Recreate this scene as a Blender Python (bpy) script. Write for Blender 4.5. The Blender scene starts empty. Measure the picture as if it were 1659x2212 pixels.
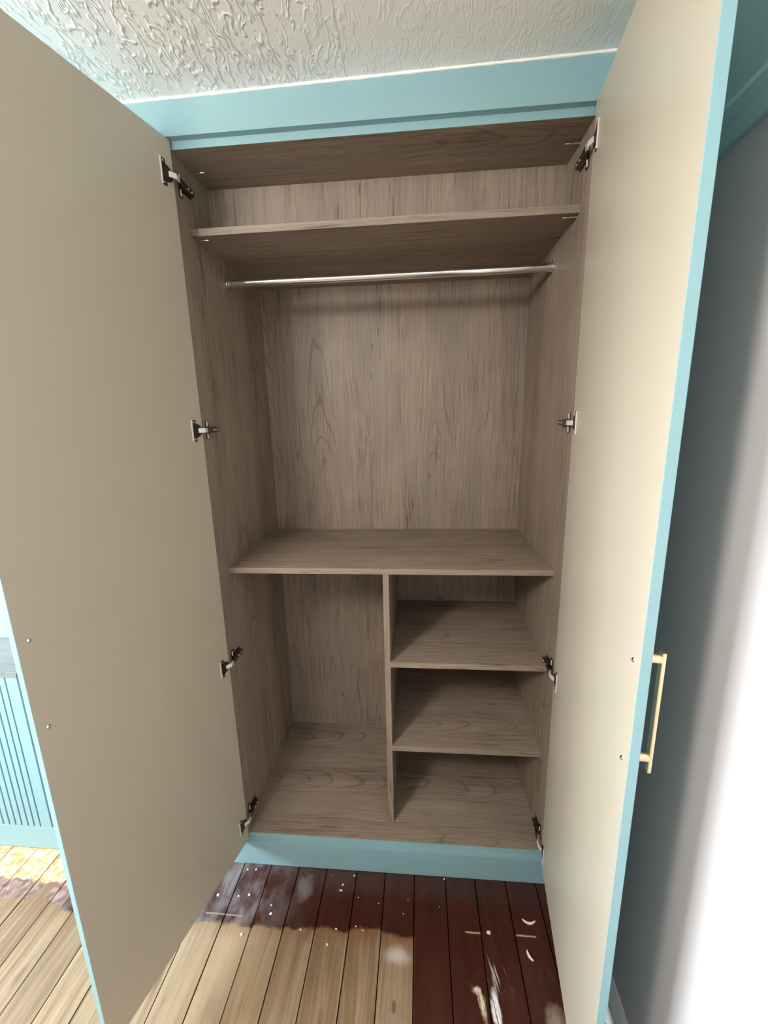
import bpy, bmesh, math, random
from mathutils import Matrix, Vector

random.seed(7)
scene = bpy.context.scene
COL = scene.collection
PI = math.pi

# ------------------------------------------------------------------ camera
cam_data = bpy.data.cameras.new('camera')
cam = bpy.data.objects.new('camera', cam_data)
COL.objects.link(cam)
cam_data.sensor_fit = 'AUTO'
cam_data.sensor_width = 36.0
cam_data.lens = 904.2 / 2212.0 * 36.0
cam_data.clip_start = 0.02
cam_data.clip_end = 200.0
cam.matrix_world = Matrix(((0.9964, 0.0040, 0.0852, 0.6039),
                           (0.0823, 0.2179, -0.9725, -1.1431),
                           (-0.0225, 0.9760, 0.2168, 1.5144),
                           (0, 0, 0, 1)))
scene.camera = cam

# ------------------------------------------------------------------ sky, window daylight, exposure
world = bpy.data.worlds.new('overcast_sky')
scene.world = world
world.use_nodes = True
wn, wl = world.node_tree.nodes, world.node_tree.links
wn.clear()
w_out = wn.new('ShaderNodeOutputWorld')
w_bg = wn.new('ShaderNodeBackground')
w_tc = wn.new('ShaderNodeTexCoord')
w_sep = wn.new('ShaderNodeSeparateXYZ')
w_ramp = wn.new('ShaderNodeValToRGB')
w_mr = wn.new('ShaderNodeMapRange')
w_mr.inputs[1].default_value = -1.0
w_mr.inputs[2].default_value = 1.0
wl.new(w_tc.outputs['Generated'], w_sep.inputs[0])
wl.new(w_sep.outputs['Z'], w_mr.inputs[0])
wl.new(w_mr.outputs[0], w_ramp.inputs[0])
e = w_ramp.color_ramp.elements
e[0].position = 0.40; e[0].color = (0.10, 0.10, 0.09, 1)      # ground outside
e[1].position = 0.52; e[1].color = (0.87, 0.945, 1.0, 1)       # overcast sky
wl.new(w_ramp.outputs[0], w_bg.inputs['Color'])
w_bg.inputs['Strength'].default_value = 52.0
wl.new(w_bg.outputs[0], w_out.inputs['Surface'])

WIN = dict(x=-2.1, y0=-1.65, y1=-0.22, z0=0.78, z1=2.06)       # window in the left wall
def portal(name, loc, rot, sx, sy):
    l = bpy.data.lights.new(name, 'AREA')
    l.shape = 'RECTANGLE'; l.size = sx; l.size_y = sy
    l.cycles.is_portal = True
    o = bpy.data.objects.new(name, l); COL.objects.link(o)
    o.location = loc; o.rotation_euler = rot
    return o
portal('window_daylight', (WIN['x'] - 0.14, (WIN['y0'] + WIN['y1']) / 2, (WIN['z0'] + WIN['z1']) / 2),
       (0, -PI / 2, 0), WIN['z1'] - WIN['z0'], WIN['y1'] - WIN['y0'])
vs = scene.view_settings
scene.display_settings.display_device = 'sRGB'
vs.view_transform = 'Standard'
vs.look = 'None'
vs.gamma = 1.0
vs.use_curve_mapping = False
vs.exposure = 0.08
scene.cycles.max_bounces = 12
scene.cycles.diffuse_bounces = 8
scene.cycles.glossy_bounces = 5
scene.cycles.transparent_max_bounces = 8
scene.cycles.sample_clamp_indirect = 8.0
scene.cycles.caustics_reflective = False
scene.cycles.caustics_refractive = False

# ------------------------------------------------------------------ material helpers
class NT:
    def __init__(s, name):
        s.m = bpy.data.materials.new(name); s.m.use_nodes = True
        s.t = s.m.node_tree; s.n = s.t.nodes; s.l = s.t.links
        s.n.clear()
        s.out = s.n.new('ShaderNodeOutputMaterial')
        s.b = s.n.new('ShaderNodeBsdfPrincipled')
        s.l.new(s.b.outputs[0], s.out.inputs[0])
    def put(s, sock, v):
        if isinstance(v, (int, float)): sock.default_value = v
        elif isinstance(v, tuple):
            sock.default_value = (v + (1,)) if (len(v) == 3 and sock.type == 'RGBA') else v
        else: s.l.new(v, sock)
    def math(s, op, a, b=0.0, c=0.0, clamp=False):
        n = s.n.new('ShaderNodeMath'); n.operation = op; n.use_clamp = clamp
        s.put(n.inputs[0], a); s.put(n.inputs[1], b); s.put(n.inputs[2], c)
        return n.outputs[0]
    def add(s, a, b): return s.math('ADD', a, b)
    def sub(s, a, b): return s.math('SUBTRACT', a, b)
    def mul(s, a, b): return s.math('MULTIPLY', a, b)
    def mx(s, a, b): return s.math('MAXIMUM', a, b)
    def mn(s, a, b): return s.math('MINIMUM', a, b)
    def step(s, v, lo, hi, olo=0.0, ohi=1.0):
        n = s.n.new('ShaderNodeMapRange'); n.interpolation_type = 'SMOOTHSTEP'
        s.put(n.inputs[0], v); s.put(n.inputs[1], lo); s.put(n.inputs[2], hi)
        s.put(n.inputs[3], olo); s.put(n.inputs[4], ohi)
        return n.outputs[0]
    def vec(s, x, y=0.0, z=0.0):
        n = s.n.new('ShaderNodeCombineXYZ')
        s.put(n.inputs[0], x); s.put(n.inputs[1], y); s.put(n.inputs[2], z)
        return n.outputs[0]
    def noise(s, v, scale=1.0, detail=2.0, rough=0.5, dist=0.0):
        n = s.n.new('ShaderNodeTexNoise'); n.noise_dimensions = '3D'
        s.put(n.inputs['Vector'], v); s.put(n.inputs['Scale'], scale)
        s.put(n.inputs['Detail'], detail); s.put(n.inputs['Roughness'], rough); s.put(n.inputs['Distortion'], dist)
        return n.outputs[0]
    def voronoi(s, v, scale=1.0):
        n = s.n.new('ShaderNodeTexVoronoi'); n.feature = 'F1'
        s.put(n.inputs['Vector'], v); s.put(n.inputs['Scale'], scale)
        return n.outputs['Distance'], n.outputs['Color']
    def mix(s, f, a, b):
        n = s.n.new('ShaderNodeMix'); n.data_type = 'RGBA'
        s.put(n.inputs[0], f); s.put(n.inputs[6], a); s.put(n.inputs[7], b)
        return n.outputs[2]
    def bump(s, h, dist, strength=1.0):
        n = s.n.new('ShaderNodeBump'); s.put(n.inputs['Height'], h)
        n.inputs['Distance'].default_value = dist; n.inputs['Strength'].default_value = strength
        s.l.new(n.outputs[0], s.b.inputs['Normal'])
    def xyz(s, kind='Object'):
        if kind == 'World':
            g = s.n.new('ShaderNodeNewGeometry'); src = g.outputs['Position']
        else:
            g = s.n.new('ShaderNodeTexCoord'); src = g.outputs['Object']
        q = s.n.new('ShaderNodeSeparateXYZ'); s.l.new(src, q.inputs[0])
        return q.outputs[0], q.outputs[1], q.outputs[2]
    def rnd(s):
        return s.n.new('ShaderNodeObjectInfo').outputs['Random']
    def set(s, **k):
        names = dict(col='Base Color', rough='Roughness', metal='Metallic', spec='Specular IOR Level', coat='Coat Weight', coatr='Coat Roughness')
        for a, v in k.items(): s.put(s.b.inputs[names[a]], v)
        return s.m

def painted(name, col, rough=0.45, var=0.03, bump=0.0003, scale=60):
    t = NT(name)
    x, y, z = t.xyz('Object')
    v = t.vec(x, y, z)
    n = t.noise(v, 4.0, 3)
    d = tuple(c * (1 - var) for c in col)
    u = tuple(min(1, c * (1 + var)) for c in col)
    t.bump(t.noise(v, scale, 2), bump, 0.35)
    return t.set(col=t.mix(n, d, u), rough=rough, spec=0.4)

def metal(name, col, rough):
    t = NT(name)
    x, y, z = t.xyz('Object')
    n = t.noise(t.vec(x, y, z), 40.0, 2)
    return t.set(col=col, metal=1.0, rough=t.step(n, 0.2, 0.8, rough * 0.8, rough * 1.25))

def laminate(name, along, dark=(0.080, 0.055, 0.040), mid=(0.198, 0.149, 0.116), light=(0.340, 0.266, 0.209)):
    """grey-brown oak laminate; grain runs along z or along x"""
    t = NT(name)
    x, y, z = t.xyz('Object')
    rnd = t.mul(t.rnd(), 13.0)
    if along == 'z':
        a = t.add(x, t.mul(y, 0.93)); b = z
    else:
        a = t.add(y, t.mul(z, 1.07)); b = x
    a = t.add(a, rnd)
    warp = t.noise(t.vec(t.mul(a, 2.6), t.mul(b, 1.1), 3.0), 1.0, 3)
    aw = t.add(a, t.mul(t.sub(warp, 0.5), 0.075))
    # broad board-like tones, then streaks, then pores
    tone = t.noise(t.vec(t.mul(aw, 9.0), t.mul(b, 0.35), 1.0), 1.0, 2)
    cloud = t.noise(t.vec(t.mul(aw, 7.0), t.mul(b, 3.2), 7.0), 1.0, 4, 0.6)
    streak = t.noise(t.vec(t.mul(aw, 70.0), t.mul(b, 2.2), 2.0), 1.0, 4, 0.65)
    fib = t.noise(t.vec(t.mul(aw, 160.0), t.mul(b, 4.0), 8.0), 1.0, 2, 0.6)
    pore = t.noise(t.vec(t.mul(aw, 330.0), t.mul(b, 9.0), 5.0), 1.0, 2, 0.6)
    val = t.add(t.mul(t.sub(tone, 0.5), 0.75), t.add(t.mul(t.sub(cloud, 0.5), 0.55), t.add(t.mul(t.sub(streak, 0.5), 0.95), t.add(t.mul(t.sub(pore, 0.5), 1.0), t.mul(t.sub(fib, 0.5), 0.8)))))
    val = t.add(val, 0.5)
    # cathedral rings
    strip = t.mul(aw, 4.3)
    fr = t.sub(t.math('FRACT', strip), 0.5)
    cell = t.math('FLOOR', strip)
    para = t.mul(t.mul(fr, fr), 26.0)
    ph = t.add(t.add(t.mul(b, 7.5), para), t.add(t.mul(cell, 3.37), t.mul(t.noise(t.vec(t.mul(a, 8.0), t.mul(b, 3.0), 9.0), 1.0, 2), 2.6)))
    ring = t.math('ABSOLUTE', t.sub(t.math('FRACT', ph), 0.5))
    ring = t.step(ring, 0.0, 0.12, 1.0, 0.0)
    gate = t.step(t.noise(t.vec(t.mul(cell, 7.7), t.mul(b, 1.6), t.mul(a, 3.0)), 1.0, 2), 0.46, 0.60)
    edge = t.step(t.math('ABSOLUTE', fr), 0.20, 0.34, 1.0, 0.0)
    rings = t.mul(t.mul(ring, gate), edge)
    # long cracks
    cr = t.noise(t.vec(t.mul(aw, 34.0), t.mul(b, 1.0), 4.0), 1.0, 2, 0.5)
    crack = t.step(t.math('ABSOLUTE', t.sub(cr, 0.5)), 0.0, 0.011, 1.0, 0.0)
    cgate = t.step(t.noise(t.vec(t.mul(a, 6.0), t.mul(b, 2.3), 11.0), 1.0, 2), 0.48, 0.60)
    crack = t.mul(crack, cgate)
    # knots
    kd, kc = t.voronoi(t.vec(t.mul(aw, 5.2), t.mul(b, 2.4), 0.5), 1.0)
    knot = t.mul(t.step(t.add(kd, t.mul(t.sub(cloud, 0.5), 0.14)), 0.0, 0.10, 1.0, 0.0), t.step(t.noise(t.vec(t.mul(a, 4.0), t.mul(b, 3.0), 21.0), 1.0, 1), 0.42, 0.52))
    dk = t.math('ADD', t.add(t.mul(rings, 0.50), t.mul(crack, 0.72)), t.mul(knot, 0.50), clamp=True)
    hue = t.step(t.noise(t.vec(t.mul(aw, 11.0), t.mul(b, 1.3), 15.0), 1.0, 3), 0.40, 0.66)
    c = t.mix(t.step(val, 0.05, 0.95), mid, light)
    grey = tuple(0.5 * (mid[i] + light[i]) * k for i, k in enumerate((0.80, 0.86, 0.93)))
    c = t.mix(t.mul(hue, 0.55), c, grey)
    c = t.mix(t.step(val, 0.36, -0.12), c, dark)
    c = t.mix(dk, c, dark)
    t.bump(t.sub(val, dk), 0.0004, 0.35)
    return t.set(col=c, rough=t.step(val, 0.0, 1.0, 0.58, 0.48), spec=0.35)

TEAL = (0.230, 0.382, 0.418)
TEAL_SHADE_LIFT = (0.44, 0.61, 0.60)  # same teal, lightened to make up for missing light behind the right door
M_teal = painted('pale_teal_paint', TEAL, 0.38)
M_railpaint = painted('teal_gloss_shade_lift', TEAL_SHADE_LIFT, 0.3)
M_inner = painted('cream_taupe_laminate', (0.47, 0.42, 0.335), 0.30, 0.015, 0.00015, 220)
M_woodz = laminate('grey_brown_oak_upright', 'z')
M_woodx = laminate('grey_brown_oak_level', 'x')
M_greyx = laminate('grey_oak_top', 'x', (0.09, 0.088, 0.085), (0.165, 0.165, 0.165), (0.23, 0.23, 0.23))
M_chrome = metal('polished_chrome', (0.86, 0.87, 0.88), 0.15)
M_nickel = metal('dark_nickel', (0.17, 0.155, 0.14), 0.22)
M_glint = painted('plated_edge_painted_glint', (0.78, 0.77, 0.74), 0.25)  # reflected window glint on the hinge metal, put into a pale base colour
M_glint.node_tree.nodes['Principled BSDF'].inputs['Metallic'].default_value = 0.35
M_cup = metal('shadowed_steel', (0.10, 0.09, 0.08), 0.45)
M_brass = metal('pale_brushed_brass', (0.86, 0.72, 0.46), 0.36)
M_wall = painted('off_white_emulsion', (0.57, 0.525, 0.525), 0.6, 0.02, 0.0006, 90)
M_roomwall = painted('warm_white_emulsion', (0.38, 0.37, 0.35), 0.6, 0.02, 0.0006, 90)
M_skirt = painted('white_gloss', (0.80, 0.82, 0.86), 0.3)
M_caulk = painted('white_caulk', (0.86, 0.86, 0.84), 0.5, 0.02, 0.002, 120)
M_upvc = painted('white_window_frame', (0.82, 0.82, 0.82), 0.35)
M_void = painted('dark_underfloor', (0.03, 0.022, 0.016), 0.9)
M_chip = painted('white_paint_flake', (0.82, 0.80, 0.76), 0.6, 0.08)
M_shaving = painted('cream_paint_shaving', (0.80, 0.70, 0.54), 0.6, 0.08)

# wall with a teal painted frieze, lightened against deep shade, above its picture rail
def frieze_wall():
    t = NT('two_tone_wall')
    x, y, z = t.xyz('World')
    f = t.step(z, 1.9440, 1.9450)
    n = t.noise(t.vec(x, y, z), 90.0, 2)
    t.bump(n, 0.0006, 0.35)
    return t.set(col=t.mix(f, (0.57, 0.525, 0.525), TEAL_SHADE_LIFT), rough=0.5)
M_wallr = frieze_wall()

# bark-textured ceiling paint, heavier left of a join
def ceiling_mat():
    t = NT('textured_ceiling')
    x, y, z = t.xyz('World')
    wob = t.noise(t.vec(t.mul(x, 16.0), t.mul(y, 11.0), 0.0), 1.0, 3)
    side = t.step(t.add(x, t.mul(t.sub(wob, 0.5), 0.03)), 0.34, 0.50, 1.0, 0.20)
    xw = t.add(x, t.mul(t.sub(wob, 0.5), 0.045))
    # short rolled ridges, combed towards the wardrobe
    def ridges(sx, sy, seed, wid, g0, g1, gs):
        n = t.noise(t.vec(t.mul(xw, sx), t.mul(y, sy), seed), 1.0, 2, 0.5)
        r = t.step(t.math('ABSOLUTE', t.sub(n, 0.5)), 0.0, wid, 1.0, 0.0)
        g = t.step(t.noise(t.vec(t.mul(x, gs), t.mul(y, gs * 0.6), seed + 5.0), 1.0, 2), g0, g1)
        return t.mul(r, g)
    h = t.mx(ridges(46.0, 11.0, 0.3, 0.055, 0.44, 0.54, 26.0), t.mx(t.mul(ridges(60.0, 15.0, 4.3, 0.06, 0.46, 0.56, 30.0), 0.8), t.mul(ridges(38.0, 12.0, 9.1, 0.05, 0.48, 0.58, 24.0), 0.9)))
    fine = t.noise(t.vec(x, y, 1.0), 170.0, 3)
    h = t.add(h, t.mul(fine, 0.16))
    seam = t.step(t.add(x, t.mul(y, 0.02)), 0.4420, 0.4445, 0.35, 0.0)
    t.bump(t.add(t.mul(h, side), seam), 0.0024, 1.0)
    return t.set(col=(0.90, 0.90, 0.89), rough=0.7)
M_ceil = ceiling_mat()

# floorboards: bare pine, a dark varnished border, paint marks
def floor_mat():
    t = NT('old_floorboards')
    x, y, z = t.xyz('World')
    rnd = t.rnd()
    r10 = t.mul(rnd, 10.0)
    p = t.vec(x, y, 0.0)
    ragged = t.sub(t.noise(p, 26.0, 4, 0.6), 0.5)
    soft = t.sub(t.noise(p, 7.0, 3), 0.5)
    # ---- bare pine grain
    warp = t.noise(t.vec(t.mul(x, 9.0), t.mul(y, 1.5), r10), 1.0, 3)
    xw = t.add(x, t.mul(t.sub(warp, 0.5), 0.07))
    g = t.noise(t.vec(t.mul(xw, 110.0), t.mul(y, 3.2), r10), 1.0, 3, 0.6)
    g2 = t.noise(t.vec(t.mul(xw, 26.0), t.mul(y, 1.6), t.add(r10, 3.0)), 1.0, 3, 0.6)
    val = t.add(t.mul(t.sub(g, 0.5), 0.95), t.add(t.mul(t.sub(g2, 0.5), 0.75), 0.575))
    val = t.add(val, t.mul(t.sub(rnd, 0.5), 0.42))
    bare = t.mix(t.step(val, 0.28, 0.85), (0.165, 0.102, 0.054), (0.320, 0.233, 0.142))
    dirt = t.step(t.noise(p, 5.0, 4, 0.6), 0.48, 0.72)
    bare = t.mix(t.mul(dirt, 0.6), bare, (0.185, 0.140, 0.098))
    spk = t.step(t.noise(t.vec(t.mul(x, 60.0), t.mul(y, 22.0), 6.0), 1.0, 3, 0.6), 0.60, 0.74)
    bare = t.mix(t.mul(spk, 0.45), bare, (0.14, 0.095, 0.06))
    kd, kc = t.voronoi(t.vec(t.mul(xw, 9.0), t.mul(y, 3.4), t.mul(r10, 1.0)), 1.0)
    bare = t.mix(t.step(kd, 0.05, 0.14, 0.8, 0.0), bare, (0.15, 0.085, 0.045))
    # ---- dark varnish
    dn = t.noise(t.vec(t.mul(x, 30.0), t.mul(y, 6.0), r10), 1.0, 4, 0.65)
    varn = t.mix(dn, (0.020, 0.006, 0.0045), (0.066, 0.019, 0.0125))
    worn = t.mul(t.step(t.noise(t.vec(t.mul(x, 16.0), t.mul(y, 9.0), 2.0), 1.0, 5, 0.7), 0.55, 0.75), t.step(y, -0.17, -0.33))
    varn = t.mix(t.mul(t.mul(worn, 0.55), t.step(x, 0.66, 0.8)), varn, (0.16, 0.10, 0.065))
    # stained border: along the wardrobe, and all of the right-hand boards
    edge_y = t.add(y, t.add(t.mul(ragged, 0.040), t.add(t.mul(soft, 0.05), t.mul(t.sub(rnd, 0.5), 0.016))))
    m_top = t.mul(t.step(edge_y, -0.203, -0.190), t.step(x, -0.56, -0.55))
    m_right = t.step(t.add(x, t.mul(ragged, 0.006)), 0.5795, 0.5845)
    dark = t.mx(m_top, m_right)
    # orange halo where the varnish is scraped back
    halo = t.mul(t.step(edge_y, -0.243, -0.196), t.step(x, 0.0, 0.5, 0.35, 1.0))
    bare = t.mix(t.mul(halo, 0.72), bare, (0.17, 0.065, 0.020))
    # glue bed and mauve band in front of the low cabinet
    left = t.step(x, -0.555, -0.565)
    mott = t.noise(t.vec(t.mul(x, 38.0), t.mul(y, 38.0), 1.0), 1.0, 4, 0.65, 0.6)
    glue = t.mix(t.step(mott, 0.38, 0.62), (0.58, 0.48, 0.33), (0.50, 0.25, 0.095))
    m_glue = t.mul(t.mul(left, t.step(edge_y, -0.132, -0.122)), t.step(x, -0.605, -0.615))
    bare = t.mix(m_glue, bare, glue)
    gap = t.mul(t.step(t.add(x, t.mul(y, -0.35)), -0.62, -0.612), t.step(t.add(x, t.mul(y, -0.35)), -0.578, -0.586))
    m_mauve = t.mul(t.mul(left, t.mul(t.step(edge_y, -0.184, -0.178), t.step(edge_y, -0.126, -0.132))), t.sub(1.0, gap))
    mauve = t.mix(t.step(mott, 0.35, 0.7), (0.14, 0.065, 0.05), (0.30, 0.22, 0.19))
    bare = t.mix(m_mauve, bare, mauve)
    c = t.mix(dark, bare, varn)
    # pale haze on the varnish: paint dust plus a painted bluish reflection of light
    haze_n = t.noise(t.vec(t.mul(x, 18.0), t.mul(y, 9.0), 8.0), 1.0, 4, 0.6)
    def blob(x0, y0, rx, ry, ang=0.0, rag=0.5, soft_=0.35):
        ca, sa = math.cos(ang), math.sin(ang)
        dx, dy = t.sub(x, x0), t.sub(y, y0)
        u = t.mul(t.add(t.mul(dx, ca), t.mul(dy, sa)), 1.0 / rx)
        v = t.mul(t.sub(t.mul(dy, ca), t.mul(dx, sa)), 1.0 / ry)
        d = t.math('SQRT', t.add(t.mul(u, u), t.mul(v, v)))
        d = t.add(d, t.mul(ragged, rag * 2.0))
        return t.step(d, 1.0 + soft_ * 0.3, 1.0 - soft_)
    hz = t.mul(t.step(x, 0.30, -0.02), t.step(haze_n, 0.36, 0.72))
    hz = t.mx(hz, t.mul(blob(-0.025, -0.07, 0.016, 0.09, -0.1, 0.5, 0.8), 0.9))
    hz = t.mx(hz, t.mul(blob(0.215, -0.085, 0.03, 0.055, 0.0, 0.8, 0.9), 0.8))
    c = t.mix(t.mul(t.mul(hz, dark), 0.45), c, (0.36, 0.34, 0.36))
    c = t.mix(t.mul(blob(0.533, -0.242, 0.036, 0.026, 0.0, 0.6, 0.9), 0.75), c, (0.50, 0.46, 0.42))
    c = t.mix(t.mul(blob(0.530, -0.350, 0.007, 0.016, 0.0, 0.3, 0.5), 0.85), c, (0.10, 0.055, 0.03))
    # filler lines over the board ends
    for (x0, x1, y0, k) in ((0.733, 0.784, -0.171, 0.8), (0.884, 0.946, -0.170, 0.9), (-0.08, 0.045, -0.176, 0.5)):
        ln = t.mul(t.mul(t.step(x, x0, x0 + 0.006), t.step(x, x1, x1 - 0.006)),
                   t.step(t.math('ABSOLUTE', t.add(t.sub(y, y0), t.mul(ragged, 0.006))), 0.0032, 0.0012))
        c = t.mix(t.mul(ln, k), c, (0.42, 0.32, 0.22))
    # brush marks of white and cream paint
    brush = t.noise(t.vec(t.mul(t.add(x, t.mul(y, 0.12)), 300.0), t.mul(y, 24.0), 0.0), 1.0, 3)
    bm = t.step(brush, 0.36, 0.54, 0.12, 1.0)
    c = t.mix(t.mul(blob(0.7985, -0.336, 0.0130, 0.040, 0.09, 0.7, 0.5), bm), c, (0.80, 0.80, 0.78))
    c = t.mix(t.mul(blob(0.754, -0.300, 0.0155, 0.013, 0.5, 1.3, 0.5), t.add(t.mul(bm, 0.6), 0.4)), c, (0.70, 0.60, 0.45))
    c = t.mix(t.mul(blob(0.762, -0.328, 0.0095, 0.038, 0.14, 1.0, 0.7), bm), c, (0.72, 0.60, 0.43))
    scratch = t.step(t.noise(t.vec(t.mul(t.add(x, t.mul(y, 0.25)), 150.0), t.mul(y, 9.0), 3.0), 1.0, 2), 0.58, 0.68)
    c = t.mix(t.mul(t.mul(blob(0.812, -0.262, 0.03, 0.055, 0.25, 0.6, 0.7), scratch), 0.55), c, (0.55, 0.52, 0.52))
    c = t.mix(t.mul(blob(0.945, -0.352, 0.028, 0.03, 0.0, 1.2, 0.9), 0.6), c, (0.33, 0.26, 0.19))
    t.bump(t.add(t.mul(val, 0.6), t.mul(dn, 0.3)), 0.0011, 0.55)
    rough = t.mix(dark, (0.55, 0.55, 0.55), (0.27, 0.27, 0.27))
    return t.set(col=c, rough=rough, spec=0.45)
M_floor = floor_mat()

# window glass: lets daylight straight through and reflects a little
def glass_mat():
    t = NT('window_glass')
    tr = t.n.new('ShaderNodeBsdfTransparent'); gl = t.n.new('ShaderNodeBsdfGlossy'); mx = t.n.new('ShaderNodeMixShader')
    fr = t.n.new('ShaderNodeFresnel'); fr.inputs[0].default_value = 1.45
    tr.inputs[0].default_value = (0.95, 0.97, 0.97, 1); gl.inputs['Roughness'].default_value = 0.02
    t.l.new(fr.outputs[0], mx.inputs[0]); t.l.new(tr.outputs[0], mx.inputs[1]); t.l.new(gl.outputs[0], mx.inputs[2])
    t.l.new(mx.outputs[0], t.out.inputs[0])
    return t.m
M_glass = glass_mat()

# ------------------------------------------------------------------ mesh helpers
def box(bm, x0, x1, y0, y1, z0, z1, bevel=0.0, mi=0):
    m = Matrix.Translation(((x0 + x1) / 2, (y0 + y1) / 2, (z0 + z1) / 2)) @ Matrix.Diagonal((abs(x1 - x0), abs(y1 - y0), abs(z1 - z0), 1))
    r = bmesh.ops.create_cube(bm, size=1.0, matrix=m)
    fs = {f for v in r['verts'] for f in v.link_faces}
    for f in fs: f.material_index = mi
    if bevel > 0:
        es = {ed for v in r['verts'] for ed in v.link_edges}
        bmesh.ops.bevel(bm, geom=list(es), offset=bevel, segments=2, affect='EDGES', profile=0.6)
    return fs

def cyl(bm, c, axis, r, length, seg=20, r2=None, cap_round=0.0):
    """a cylinder centred on c along axis ('X','Y','Z')"""
    rot = {'X': Matrix.Rotation(PI / 2, 4, 'Y'), 'Y': Matrix.Rotation(PI / 2, 4, 'X'), 'Z': Matrix.Identity(4)}[axis]
    q = bmesh.ops.create_cone(bm, cap_ends=True, segments=seg, radius1=r, radius2=r if r2 is None else r2, depth=length, matrix=Matrix.Translation(c) @ rot)
    if cap_round > 0:
        es = [ed for ed in {ed for v in q['verts'] for ed in v.link_edges} if any(len(f.verts) > 4 for f in ed.link_faces)]
        bmesh.ops.bevel(bm, geom=es, offset=cap_round, segments=3, affect='EDGES', profile=0.5)

def prism(bm, pts, axis, lo, hi, bevel=0.0):
    """extrude a 2-D outline: axis 'z' outline (x,y); 'y' outline (x,z); 'x' outline (y,z)"""
    def P(p, h):
        return {'z': (p[0], p[1], h), 'y': (p[0], h, p[1]), 'x': (h, p[0], p[1])}[axis]
    a = [bm.verts.new(P(p, lo)) for p in pts]
    b = [bm.verts.new(P(p, hi)) for p in pts]
    bm.faces.new(a); bm.faces.new(b[::-1])
    n = len(pts)
    for i in range(n): bm.faces.new((a[i], b[i], b[(i + 1) % n], a[(i + 1) % n]))
    if bevel > 0:
        es = [ed for ed in {ed for v in a + b for ed in v.link_edges}]
        bmesh.ops.bevel(bm, geom=es, offset=bevel, segments=2, affect='EDGES')

def mesh(name, bm, mats, smooth=False):
    bmesh.ops.recalc_face_normals(bm, faces=bm.faces)
    me = bpy.data.meshes.new(name); bm.to_mesh(me); bm.free()
    for m in (mats if isinstance(mats, (list, tuple)) else [mats]): me.materials.append(m)
    if smooth:
        for p in me.polygons: p.use_smooth = True
        try: me.set_sharp_from_angle(angle=math.radians(40))
        except Exception: pass
    return me

def obj(name, bm, mats, parent=None, smooth=False, **props):
    me = bm if isinstance(bm, bpy.types.Mesh) else mesh(name, bm, mats, smooth)
    o = bpy.data.objects.new(name, me); COL.objects.link(o)
    if parent is not None: o.parent = parent
    for k, v in props.items(): o[k] = v
    return o

def empty(name, loc=(0, 0, 0), rz=0.0, parent=None, **props):
    o = bpy.data.objects.new(name, None); COL.objects.link(o)
    o.location = loc; o.rotation_euler = (0, 0, rz)
    o.empty_display_size = 0.1
    if parent is not None: o.parent = parent
    for k, v in props.items(): o[k] = v
    return o

def B(*args, **k):
    bm = bmesh.new(); box(bm, *args, **k); return bm

def struct(name, bm, mats, parent=None, smooth=False):
    if parent is None: return obj(name, bm, mats, None, smooth, kind='structure')
    return obj(name, bm, mats, parent, smooth)

# ------------------------------------------------------------------ the room
XL, YB, YF = -2.1, -3.0, 0.60                     # left wall, wall behind the camera, wall behind the wardrobe
def ceil_z(x): return 2.2607 + 0.0109 * x
def wall_x(y): return 1.0875 + 0.0245 * (y + 0.3175)

floor = struct('floor', B(XL, wall_x(YF), YB, YF, -0.12, -0.022), M_void)
edges = [-0.0135, 0.0830, 0.1820, 0.2800, 0.3845, 0.4820, 0.5805, 0.6845, 0.7820, 0.8820, 0.9800]
while edges[0] > XL + 0.02: edges.insert(0, edges[0] - 0.0986 if len(edges) > 11 else edges[0] - 0.0995)
edges[0] = XL
edges.append(wall_x(YB) - 0.002 + 0.0)
edges = [e_ for i, e_ in enumerate(edges) if i == 0 or e_ - edges[i - 1] > 0.01]
plank_mesh = None
for i in range(len(edges) - 1):
    x0, x1 = edges[i] + 0.0017, edges[i + 1] - 0.0017
    w = x1 - x0
    if plank_mesh is None:
        bmp = bmesh.new(); box(bmp, -0.5, 0.5, YB + 0.003, 0.0, -0.022, 0.0)
        plank_mesh = mesh('plank', bmp, M_floor)
    o = obj('plank', plank_mesh, None, floor)
    o.location = ((x0 + x1) / 2, 0, random.uniform(-0.0014, 0.0))
    o.scale = (w, 1, 1)

def ceiling():
    bm = bmesh.new()
    xr = wall_x(YF) + 0.15
    z = ceil_z
    prism(bm, [(XL - 0.1, z(XL - 0.1)), (xr, z(xr)), (xr, z(xr) + 0.12), (XL - 0.1, z(XL - 0.1) + 0.12)], 'y', YB - 0.1, YF + 0.1)
    return bm
struct('ceiling', ceiling(), M_ceil)

bm = bmesh.new()
prism(bm, [(wall_x(YB - 0.1), YB - 0.1), (wall_x(YF), YF), (wall_x(YF) + 0.12, YF), (wall_x(YB - 0.1) + 0.12, YB - 0.1)], 'z', -0.12, ceil_z(1.09))
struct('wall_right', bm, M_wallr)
struct('wall_back', B(XL, wall_x(YF), YF, YF + 0.1, -0.12, ceil_z(XL)), M_roomwall)

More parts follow.
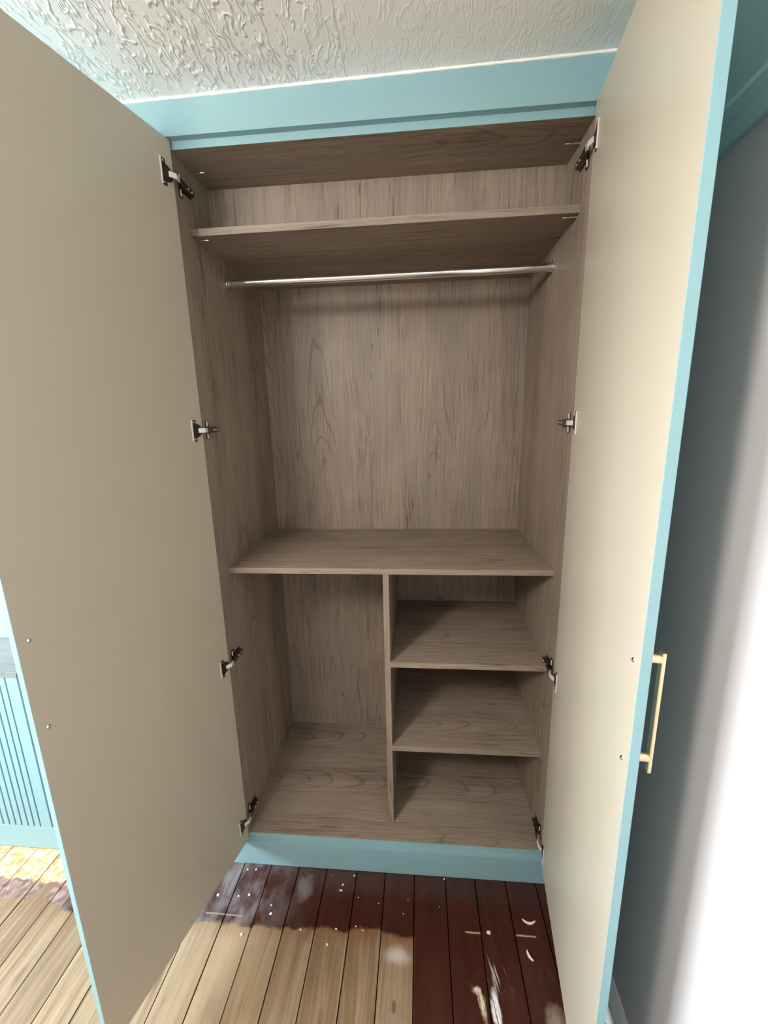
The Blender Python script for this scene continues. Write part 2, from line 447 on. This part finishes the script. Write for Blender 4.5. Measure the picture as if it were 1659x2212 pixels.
def holed_wall(axis, a0, a1, w, lo, hi, zt, wa0, wa1):
    """a wall slab with one window opening"""
    bm = bmesh.new()
    def bx(p0, p1, z0, z1):
        if axis == 'x': box(bm, lo, hi, p0, p1, z0, z1)
        else: box(bm, p0, p1, lo, hi, z0, z1)
    bx(a0, wa0, -0.12, zt); bx(wa1, a1, -0.12, zt)
    bx(wa0, wa1, -0.12, w['z0']); bx(wa0, wa1, w['z1'], zt)
    return bm
struct('wall_left', holed_wall('x', YB - 0.12, YF + 0.1, WIN, XL - 0.12, XL, 2.236, WIN['y0'], WIN['y1']), M_roomwall)
struct('wall_front', B(XL, wall_x(YB) - 0.001, YB - 0.12, YB, -0.12, 2.236), M_roomwall)

def window(name, axis, w, p, a0, a1):
    bm = bmesh.new()
    d0, d1 = p - 0.09, p - 0.04
    def bx(b, q0, q1, z0, z1, e0=d0, e1=d1):
        if axis == 'x': box(b, e0, e1, q0, q1, z0, z1, 0.004)
        else: box(b, q0, q1, e0, e1, z0, z1, 0.004)
    f = 0.05
    bx(bm, a0, a0 + f, w['z0'], w['z1']); bx(bm, a1 - f, a1, w['z0'], w['z1'])
    bx(bm, a0 + f, a1 - f, w['z0'], w['z0'] + f); bx(bm, a0 + f, a1 - f, w['z1'] - f, w['z1'])
    fr = struct(name, bm, M_upvc)
    n = 3
    for i in range(1, n):
        b = bmesh.new(); c = a0 + (a1 - a0) * i / n
        bx(b, c - 0.03, c + 0.03, w['z0'] + f, w['z1'] - f); obj('mullion', b, M_upvc, fr)
    b = bmesh.new()
    bx(b, a0 - 0.03, a1 + 0.03, w['z0'] - 0.025, w['z0'] - 0.001, p - 0.04, p + 0.06); obj('window_sill', b, M_upvc, fr)
    for i in range(n):
        c0 = a0 + (a1 - a0) * i / n + 0.045; c1 = a0 + (a1 - a0) * (i + 1) / n - 0.045
        b = bmesh.new(); zz = w['z0'] + f, w['z1'] - f; q = p - 0.066
        if axis == 'x': vs_ = [(q, c0, zz[0]), (q, c1, zz[0]), (q, c1, zz[1]), (q, c0, zz[1])]
        else: vs_ = [(c0, q, zz[0]), (c1, q, zz[0]), (c1, q, zz[1]), (c0, q, zz[1])]
        b.faces.new([b.verts.new(v) for v in vs_]); obj('pane', b, M_glass, fr)
window('window_1', 'x', WIN, XL, WIN['y0'], WIN['y1'])

# skirting and picture rail on the right wall, following its slight skew
def along_wall(profile, y0, y1, bevel=0.0):
    """profile: (distance out from the wall, z) swept along the right wall"""
    bm = bmesh.new()
    a = [bm.verts.new((wall_x(y0) - d, y0, z)) for d, z in profile]
    b = [bm.verts.new((wall_x(y1) - d, y1, z)) for d, z in profile]
    bm.faces.new(a); bm.faces.new(b[::-1])
    n = len(profile)
    for i in range(n): bm.faces.new((a[i], b[i], b[(i + 1) % n], a[(i + 1) % n]))
    return bm
struct('baseboard_right', along_wall([(-0.001, 0.001), (0.016, 0.001), (0.016, 0.085), (0.013, 0.092), (0.014, 0.100), (0.009, 0.112), (0.004, 0.119), (-0.001, 0.120)], YB, -0.022), M_skirt)
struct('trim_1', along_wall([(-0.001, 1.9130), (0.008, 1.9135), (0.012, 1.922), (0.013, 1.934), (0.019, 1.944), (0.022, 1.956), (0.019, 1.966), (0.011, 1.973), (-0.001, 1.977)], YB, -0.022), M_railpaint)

# ------------------------------------------------------------------ the open wardrobe
W = 1.0; D = 0.5475; T = 0.018
ZB, ZT, ZF, ZP, P = 0.1131, 2.1657, 2.1835, 0.0956, 0.0194
SU, SM, D2 = 0.0605, 0.0687, 0.1851
wardrobe = empty('wardrobe', (0, 0, 0), label='tall open pale teal wardrobe with grey-brown wood interior, shelves and chrome rail', category='wardrobe')
bv = 0.0008
def part(name, bm, mats, smooth=False, **k): return obj(name, bm, mats, wardrobe, smooth, **k)
part('side_panel', B(-T, 0, 0.0, D + T, 0.0, ZF, bevel=bv), M_woodz)
part('side_panel', B(W, W + T, 0.0, D + T, 0.0, ZF, bevel=bv), M_woodz)
part('back_panel', B(0, W, D, D + T, ZP, 2.0007), M_woodz)
part('upper_back_panel', B(0, W, D2, D2 + T, 2.0189, ZT), M_woodz)
part('top_panel', B(0, W, 0.0, D + T, ZT, ZF - 0.0002), M_woodx)
part('base_panel', B(0, W, 0.0, D, ZP, ZB, bevel=bv), M_woodx)
part('upper_shelf', B(0, W, SU, D, 2.0007, 2.0188, bevel=bv), M_woodx)
part('middle_shelf', B(0, W, SM, D, 1.0467, 1.0652, bevel=bv), M_woodx)
part('divider', B(0.4887, 0.5075, SM, D, ZB, 1.0467, bevel=bv), M_woodz)
part('shelf', B(0.5075, W, SM, D, 0.7276, 0.7465, bevel=bv), M_woodx)
part('shelf', B(0.5075, W, SM, D, 0.4108, 0.4312, bevel=bv), M_woodx)
part('edge_strip', B(-0.0005, W + 0.0005, -0.0018, 0.0, ZT, ZF - 0.0002), M_teal, label='pale teal edging strip under the top panel')
part('edge_strip', B(-0.0005, W + 0.0005, -0.0018, 0.0, ZP + 0.0002, ZB), M_teal, label='pale teal edging strip on the base panel front')
XR = wall_x(-0.02) - 0.001
XS = -0.130                                        # where its plinth and frieze meet the next cupboard's, behind the open door
part('plinth', B(XS, XR, -P, -0.0002, 0.0, ZP, bevel=0.0008), M_teal)
bm = bmesh.new()
prism(bm, [(XS, ZF), (XR, ZF), (XR, ceil_z(XR) - 0.0005), (XS, ceil_z(XS) - 0.0005)], 'y', -P, -0.0002)
part('frieze_panel', bm, M_teal)
part('filler_strip', B(W + T + 0.001, XR, -P, 0.0, ZP + 0.001, ZF - 0.001), M_teal)

# hanging rail
bm = bmesh.new(); cyl(bm, (0.5, 0.258, 1.9415), 'X', 0.0122, 0.992, 32)
rail = part('hanging_rail', bm, M_chrome, True, label='polished chrome hanging rail')
for sx in (0.0, 1.0):
    bm = bmesh.new()
    s = 1 if sx == 0 else -1
    cyl(bm, (sx + s * 0.0015, 0.258, 1.9415), 'X', 0.0150, 0.003, 28)
    cyl(bm, (sx + s * 0.006, 0.258, 1.9415), 'X', 0.0134, 0.010, 28)
    box(bm, sx, sx + s * 0.003, 0.2545, 0.2615, 1.953, 1.966)
    obj('rail_bracket', bm, M_chrome, rail, True)
# shelf pins
for (x0, s, y, z) in ((0.0, 1, 0.095, ZT), (1.0, -1, 0.089, ZT), (0.0, 1, 0.083, 2.0007), (1.0, -1, 0.078, 2.0007)):
    bm = bmesh.new()
    cyl(bm, (x0 + s * 0.0185, y, z - 0.0024), 'X', 0.0023, 0.037, 14, cap_round=0.0009)
    part('shelf_pin', bm, M_chrome, True, label='small metal shelf support pin')

# doors: local x runs from the hinge edge to the free edge, z up, inner face at y = 0
DT, DZ0, DZ1 = 0.0155, 0.0968, 2.1818
# the door panel itself is the part; its handle and screws hang from it
def door_part(loc, ang, length, out, what):
    bm = bmesh.new()
    y0, y1 = (0.0, DT) if out > 0 else (-DT, 0.0)
    box(bm, 0.0, length, y0, y1, DZ0, DZ1, bevel=0.0009)
    bmesh.ops.recalc_face_normals(bm, faces=bm.faces)
    for f in bm.faces:
        f.material_index = 1 if (f.normal.y * -out > 0.9 and f.calc_area() > 0.05) else 0
    d = part('door', bm, [M_teal, M_inner], label=what)
    d.location = loc; d.rotation_euler = (0, 0, ang)
    hz = (1.145, 0.967)
    # pull handle on the outer face: flat bar on two round posts
    bm = bmesh.new()
    a, b = sorted((out * 0.0400, out * 0.0458))
    hs = 0.5108 if out > 0 else 0.5050
    box(bm, hs - 0.0063, hs + 0.0062, a, b, 0.941, 1.157, bevel=0.0008)
    for z in hz:
        cyl(bm, (hs, out * (DT + 0.0400) / 2, z), 'Y', 0.0078, 0.0400 - DT + 0.0012, 24)
    obj('handle', bm, M_brass, d, True, label='pale brass flat bar pull handle')
    # dome heads of the handle screws on the inner face
    for z in ((1.133, 0.951) if out < 0 else (1.143, 0.965)):
        bm = bmesh.new()
        xs = 0.5065 if out < 0 else 0.5178
        r = bmesh.ops.create_uvsphere(bm, u_segments=16, v_segments=10, radius=0.0042)
        for v in r['verts']:
            v.co = Vector((v.co.x, v.co.y * 0.5, v.co.z)) + Vector((xs, 0, z))
        box(bm, xs - 0.0030, xs + 0.0030, -out * 0.0016, -out * 0.0024, z - 0.0005, z + 0.0005)
        obj('handle_screw', bm, M_chrome, d, True, label='small chrome dome screw head')
    return d
LD = dict(loc=(0.0064, -0.0100, 0), ang=-1.8022, L=0.5274, out=-1)
RD = dict(loc=(0.9928, -0.0187, 0), ang=-1.6897, L=0.5440, out=1)
door_part(LD['loc'], LD['ang'], LD['L'], LD['out'], 'left door, taupe inner face, swung wide open')
door_part(RD['loc'], RD['ang'], RD['L'], RD['out'], 'right door, cream inner face, brass handle')

# concealed hinges: link arm > door cup plate, side mounting plate, screws
def hinge(d, side, z):
    """side 0: left, 1: right"""
    sg = 1 if side == 0 else -1
    X = (lambda v: v) if side == 0 else (lambda v: W - v)
    def bxx(bm, x0, x1, y0, y1, z0, z1, bevel=0.0):
        box(bm, min(X(x0), X(x1)), max(X(x0), X(x1)), y0, y1, z0, z1, bevel)
    R = Matrix.Translation(d['loc']) @ Matrix.Rotation(d['ang'], 4, 'Z')
    inn = -d['out']                                    # local y towards the inside
    # arm (the link with its glint painted on plus the dark arm body on the mounting plate)
    bm = bmesh.new()
    p0 = R @ Vector((0.019, inn * 0.0045, z))          # in the cup
    p1 = R @ Vector((0.004, inn * 0.0115, z))
    p2 = Vector((X(0.0165), 0.0245, z))
    pm = p1.lerp(p2, 0.34)
    def strap(bm, a, b):
        dv = (b - a); L = dv.length
        q = Matrix.Translation((a + b) / 2) @ dv.to_track_quat('Y', 'Z').to_matrix().to_4x4() @ Matrix.Diagonal((0.003, L + 0.0012, 0.0125, 1))
        r = bmesh.ops.create_cube(bm, size=1.0, matrix=q)
        bmesh.ops.bevel(bm, geom=list({e_ for v in r['verts'] for e_ in v.link_edges}), offset=0.0006, segments=1, affect='EDGES')
    strap(bm, p0, p1); strap(bm, p1, pm)
    h = part('hinge', bm, M_glint, False, label='concealed metal door hinge')
    # arm body
    bm = bmesh.new(); strap(bm, pm, p2)
    bxx(bm, 0.0035, 0.0165, 0.0240, 0.0700, z - 0.0072, z + 0.0072, 0.0016)
    obj('arm', bm, M_nickel, h)
    # mounting plate: winged cruciform plate
    bm = bmesh.new()
    pts = [(0.019, -0.0235), (0.021, -0.0255), (0.033, -0.0255), (0.0355, -0.0235), (0.0355, -0.0085), (0.076, -0.0085), (0.078, -0.006),
           (0.078, 0.006), (0.076, 0.0085), (0.0355, 0.0085), (0.0355, 0.0235), (0.033, 0.0255), (0.021, 0.0255), (0.019, 0.0235)]
    lo, hi = sorted((X(0.0), X(0.0032)))
    prism(bm, [(y, z + q) for y, q in pts], 'x', lo, hi)
    mp = obj('mounting_plate', bm, M_nickel, h)
    for q in (-0.0170, 0.0170):
        bm = bmesh.new(); bxx(bm, 0.0034, 0.0068, 0.0188, 0.0222, z + q - 0.0072, z + q + 0.0072, 0.0006)
        obj('plate_lug', bm, M_glint, h)
    # door cup plate
    bm = bmesh.new()
    out = [(0.0390, -0.0285), (0.0390, 0.0285), (0.0250, 0.0285), (0.0250, 0.0190)]
    for k in range(1, 12):
        a = PI / 2 * (1 - k / 6.0)
        out.append((0.0215 - 0.0175 * math.cos(a), 0.0175 * math.sin(a)))
    out += [(0.0250, -0.0190), (0.0250, -0.0285)]
    a, b = sorted((0.0002 * inn, 0.0020 * inn))
    bm2 = bmesh.new()
    prism(bm2, [(s, z + q) for s, q in out], 'y', a, b)
    bm2.transform(R)
    obj('cup_plate', bm2, M_nickel, h)
    aa, bb = sorted((0.0002 * inn, 0.0034 * inn))     # raised rim on the far edge
    bm2 = bmesh.new(); box(bm2, 0.0380, 0.0410, aa, bb, z - 0.0285, z + 0.0285, 0.0006)
    bm2.transform(R); obj('cup_rim', bm2, M_glint, h)
    bm = bmesh.new()
    prism(bm, [(0.0225 + 0.0142 * math.cos(k * PI / 12), z + 0.0142 * math.sin(k * PI / 12)) for k in range(24)], 'y', *sorted((0.0018 * inn, 0.0023 * inn)))
    bm.transform(R)
    obj('cup', bm, M_cup, h)
    # screws
    for q in (-0.0225, 0.0225):
        bm = bmesh.new(); cyl(bm, (0.0320, 0.0026 * inn, z + q), 'Y', 0.0030, 0.0014, 14, cap_round=0.0004); bm.transform(R)
        obj('screw', bm, M_chrome, h, True)
        bm = bmesh.new(); cyl(bm, (X(0.0042), 0.0275, z + q * 0.80), 'X', 0.0034, 0.0022, 14, cap_round=0.0005)
        obj('screw', bm, M_chrome, h, True)
    for y in (0.040, 0.058):
        bm = bmesh.new(); cyl(bm, (X(0.0170), y, z), 'X', 0.0032, 0.0020, 14, cap_round=0.0005)
        obj('screw', bm, M_chrome, h, True)
for z in (2.1015, 1.4950, 0.7765, 0.1780):
    hinge(LD, 0, z)
for z in (2.1015, 1.4945, 0.7730, 0.1590):
    hinge(RD, 1, z)

# ------------------------------------------------------------------ closed cupboard behind the open left door
XP = -0.7165
cup = empty('cupboard', ((XP - 0.02) / 2, 0, 0), label='closed tall pale teal cupboard, its edge seen beyond the open left door', category='cupboard')
cx = (XP - 0.02) / 2
def cpart(name, bm, mats, **k):
    o = obj(name, bm, mats, cup, **k); o.location = (-cx, 0, 0); return o
cpart('carcass', B(XP, -T - 0.001, 0.0, D + T, 0.0, ZF), M_teal)
cpart('plinth', B(XP, XS - 0.0005, -P, 0.0, 0.0, ZP, bevel=0.0008), M_teal)
cpart('door', B(XP + 0.0005, -0.0205, -P, -0.0005, ZP + 0.0015, ZF - 0.0015, bevel=0.0009), M_teal)
bm = bmesh.new()
prism(bm, [(XP, ZF), (XS - 0.0005, ZF), (XS - 0.0005, ceil_z(XS) - 0.0005), (XP, ceil_z(XP) - 0.0005)], 'y', -P, 0.0)
cpart('frieze_panel', bm, M_teal)
bm = bmesh.new(); box(bm, -0.085, -0.072, -P - 0.031, -P - 0.025, 0.941, 1.157, 0.0008)
for z in (1.145, 0.967): cyl(bm, (-0.0785, -P - 0.0125, z), 'Y', 0.006, 0.026, 24)
cpart('handle', bm, M_brass)

# ------------------------------------------------------------------ low grooved cabinet at the far left
XC0 = -1.75
low = empty('low_cabinet', ((XC0 + XP) / 2, 0, 0), label='low pale teal cabinet with vertically grooved front and grey wood top', category='cabinet')
lx = (XC0 + XP) / 2
def lpart(name, bm, mats, **k):
    o = obj(name, bm, mats, low, **k); o.location = (-lx, 0, 0); return o
YS = 0.2
lpart('body', B(XC0, XP - 0.001, -0.0130, YS, 0.0, 0.7105), M_teal)
lpart('worktop', B(XC0, XP - 0.0015, -P - 0.004, YS, 0.7110, 0.7255, bevel=0.001), M_greyx, label='grey wood worktop')
lpart('bottom_rail', B(XC0, XP - 0.0015, -P, -0.0130, 0.004, 0.1010, bevel=0.0006), M_teal)
lpart('back_panel', B(XC0, XP - 0.001, YS, YS + T, 0.0, ZF), M_teal)
lpart('slat', B(-0.7655, -0.7250, -P, -0.0130, 0.1015, 0.7105, bevel=0.0008), M_teal, label='wide flat end slat')
bm = bmesh.new(); box(bm, -0.0093, 0.0093, -P, -0.0130, 0.1015, 0.7105, 0.0010); sm_ = mesh('slat', bm, M_teal)
x = -0.7710 - 0.0093
while x - 0.0093 > XC0:
    o = obj('slat', sm_, None, low); o.location = (x - lx, 0, 0); x -= 0.0243

# ------------------------------------------------------------------ caulk bead between frieze and ceiling
def bead():
    bm = bmesh.new(); n = 70; seg = 8; rings = []
    for i in range(n + 1):
        x = XS + (XR - 0.004 - XS) * i / n
        r = 0.0031 + random.uniform(-0.0007, 0.0007)
        rings.append([bm.verts.new((x, -P - 0.0005 + r * math.cos(a * 2 * PI / seg), ceil_z(x) - 0.0012 + r * math.sin(a * 2 * PI / seg))) for a in range(seg)])
    for a, b in zip(rings, rings[1:]):
        for k in range(seg): bm.faces.new((a[k], a[(k + 1) % seg], b[(k + 1) % seg], b[k]))
    bm.faces.new(rings[0][::-1]); bm.faces.new(rings[-1])
    return bm
struct('trim_2', bead(), M_caulk, smooth=True)

# ------------------------------------------------------------------ paint flakes and shavings on the boards
flecks = [  # x, y, size, which one
    (0.004, -0.040, 8, 'small white paint flake nearest the left end of the plinth'),
    (0.033, -0.038, 9, 'white double paint flake near the plinth, second from its left end'),
    (-0.062, -0.124, 10, 'white paint flake at the inner foot of the left door'),
    (0.007, -0.123, 7, 'left one of two white flakes side by side on the second dark board'),
    (0.041, -0.117, 10, 'right one of two white flakes side by side on the second dark board'),
    (0.124, -0.141, 6, 'small white flake just above the larger one on the third dark board'),
    (0.131, -0.165, 11, 'larger white flake on the third board, just inside the dark stain'),
    (0.377, -0.036, 7, 'white paint flake close to the middle of the plinth'),
    (0.343, -0.067, 8, 'upright white flake just above a cream scrap below the plinth'),
    (0.400, -0.101, 4.5, 'tiny white speck right of the cream scrap on the dark boards'),
    (0.467, -0.113, 4.5, 'thin white speck on the dark board left of centre stain edge'),
    (0.236, -0.200, 9, 'white flake on the stain edge of the fourth board'),
    (0.344, -0.191, 8, 'white flake on the stain edge of the fifth board'),
    (0.404, -0.180, 6, 'upper one of two flakes just inside the stain edge, sixth board'),
    (0.426, -0.189, 6, 'lower one of two flakes on the stain edge, sixth board'),
    (0.561, -0.096, 4, 'tiny pale speck alone in the middle of the dark varnish'),
    (0.547, -0.137, 4, 'tiny pale speck above the pale patch on the bare corner board'),
    (0.681, -0.026, 6, 'white flake against the plinth, right of its middle'),
    (0.061, -0.224, 9, 'long white flake on the bare second board, below the stain'),
    (0.325, -0.231, 9, 'pale smudged flake on the bare fifth board, below the stain'),
    (0.300, -0.040, 4, 'tiny white speck left of the flake at the plinth middle'),
    (0.660, -0.110, 3.5, 'tiny pale speck on the dark boards right of centre')]
def flake(size):
    bm = bmesh.new(); n = 7; s = size * 0.00055
    top = []; bot = []
    for k in range(n):
        r = s * random.uniform(0.55, 1.1); a = k * 2 * PI / n + random.uniform(-0.2, 0.2)
        bot.append(bm.verts.new((r * math.cos(a), r * 0.8 * math.sin(a), 0)))
        top.append(bm.verts.new((0.75 * r * math.cos(a), 0.6 * r * math.sin(a), s * random.uniform(0.25, 0.5))))
    bm.faces.new(bot[::-1]); bm.faces.new(top)
    for k in range(n): bm.faces.new((bot[k], bot[(k + 1) % n], top[(k + 1) % n], top[k]))
    return bm
for (x, y, s, which) in flecks:
    o = obj('paint_flake', flake(s), M_chip, label=which, category='paint flake', group='white paint flakes on the floorboards')
    o.location = (x, y, 0.0); o.rotation_euler = (0, 0, random.uniform(0, 6))

def shaving(pts, width, thick):
    """a thin curled strip through pts, standing a little off the boards"""
    bm = bmesh.new(); n = len(pts); rows = []
    for i, (x, y, z) in enumerate(pts):
        a = Vector(pts[max(i - 1, 0)]); b = Vector(pts[min(i + 1, n - 1)])
        d = (b - a); nrm = Vector((-d.y, d.x, 0)).normalized()
        w = width * (0.35 + 0.65 * math.sin(PI * (i + 0.4) / (n - 0.2)))
        c = Vector((x, y, z))
        rows.append([bm.verts.new(c + nrm * w / 2), bm.verts.new(c - nrm * w / 2),
                     bm.verts.new(c - nrm * w / 2 + Vector((0, 0, thick))), bm.verts.new(c + nrm * w / 2 + Vector((0, 0, thick)))])
    for a, b in zip(rows, rows[1:]):
        for k in range(4): bm.faces.new((a[k], a[(k + 1) % 4], b[(k + 1) % 4], b[k]))
    bm.faces.new(rows[0][::-1]); bm.faces.new(rows[-1])
    return bm
def curve_pts(p0, p1, p2, n=9, z=0.0, lift=0.0):
    r = []
    for i in range(n):
        u = i / (n - 1)
        r.append((p0[0] * (1 - u) ** 2 + 2 * p1[0] * u * (1 - u) + p2[0] * u * u, p0[1] * (1 - u) ** 2 + 2 * p1[1] * u * (1 - u) + p2[1] * u * u, z + lift * math.sin(PI * u)))
    return r
obj('paint_shaving', shaving(curve_pts((0.913, -0.127), (0.931, -0.146), (0.951, -0.130)), 0.0065, 0.0022), M_shaving,
    label='curled cream paint shaving lying near the right end of the plinth', category='paint shaving', group='paint shavings on the floorboards')
obj('paint_shaving', shaving(curve_pts((0.908, -0.205), (0.909, -0.222), (0.921, -0.229)), 0.0065, 0.0022), M_shaving,
    label='straighter cream paint shaving beside the foot of the right door', category='paint shaving', group='paint shavings on the floorboards')
o = obj('filler_lump', flake(16), M_shaving, label='rounded cream lump of filler at the end of a dark board', category='filler lump')
o.location = (0.806, -0.1695, 0.0)
o = obj('paint_shaving', flake(10), M_shaving, label='short cream paint scrap below the middle of the plinth', category='paint shaving', group='paint shavings on the floorboards')
o.location = (0.340, -0.084, 0.0); o.scale = (1.3, 0.6, 1)

# ------------------------------------------------------------------ flush ceiling lamp behind the photographer
def lamp_glow():
    t = NT('lit_opal_glass')
    x, y, z = t.xyz('Object')
    t.put(t.b.inputs['Emission Color'], (1.0, 0.945, 0.86)); t.b.inputs['Emission Strength'].default_value = LAMP
    return t.set(col=(0.85, 0.85, 0.83), rough=0.35)
LAMP = 98.0
LX, LY = -0.38, -1.43
lamp = empty('ceiling_lamp', (LX, LY, ceil_z(LX) - 0.002), label='white ceiling lamp with a lit round opal globe', category='lamp')
bm = bmesh.new(); cyl(bm, (0, 0, -0.010), 'Z', 0.065, 0.020, 40, cap_round=0.004); cyl(bm, (0, 0, -0.050), 'Z', 0.03, 0.062, 24)
obj('base', bm, M_upvc, lamp, True)
bm = bmesh.new()
bmesh.ops.create_uvsphere(bm, u_segments=32, v_segments=16, radius=0.150, matrix=Matrix.Translation((0, 0, -0.225)))
obj('globe', bm, lamp_glow(), lamp, True)
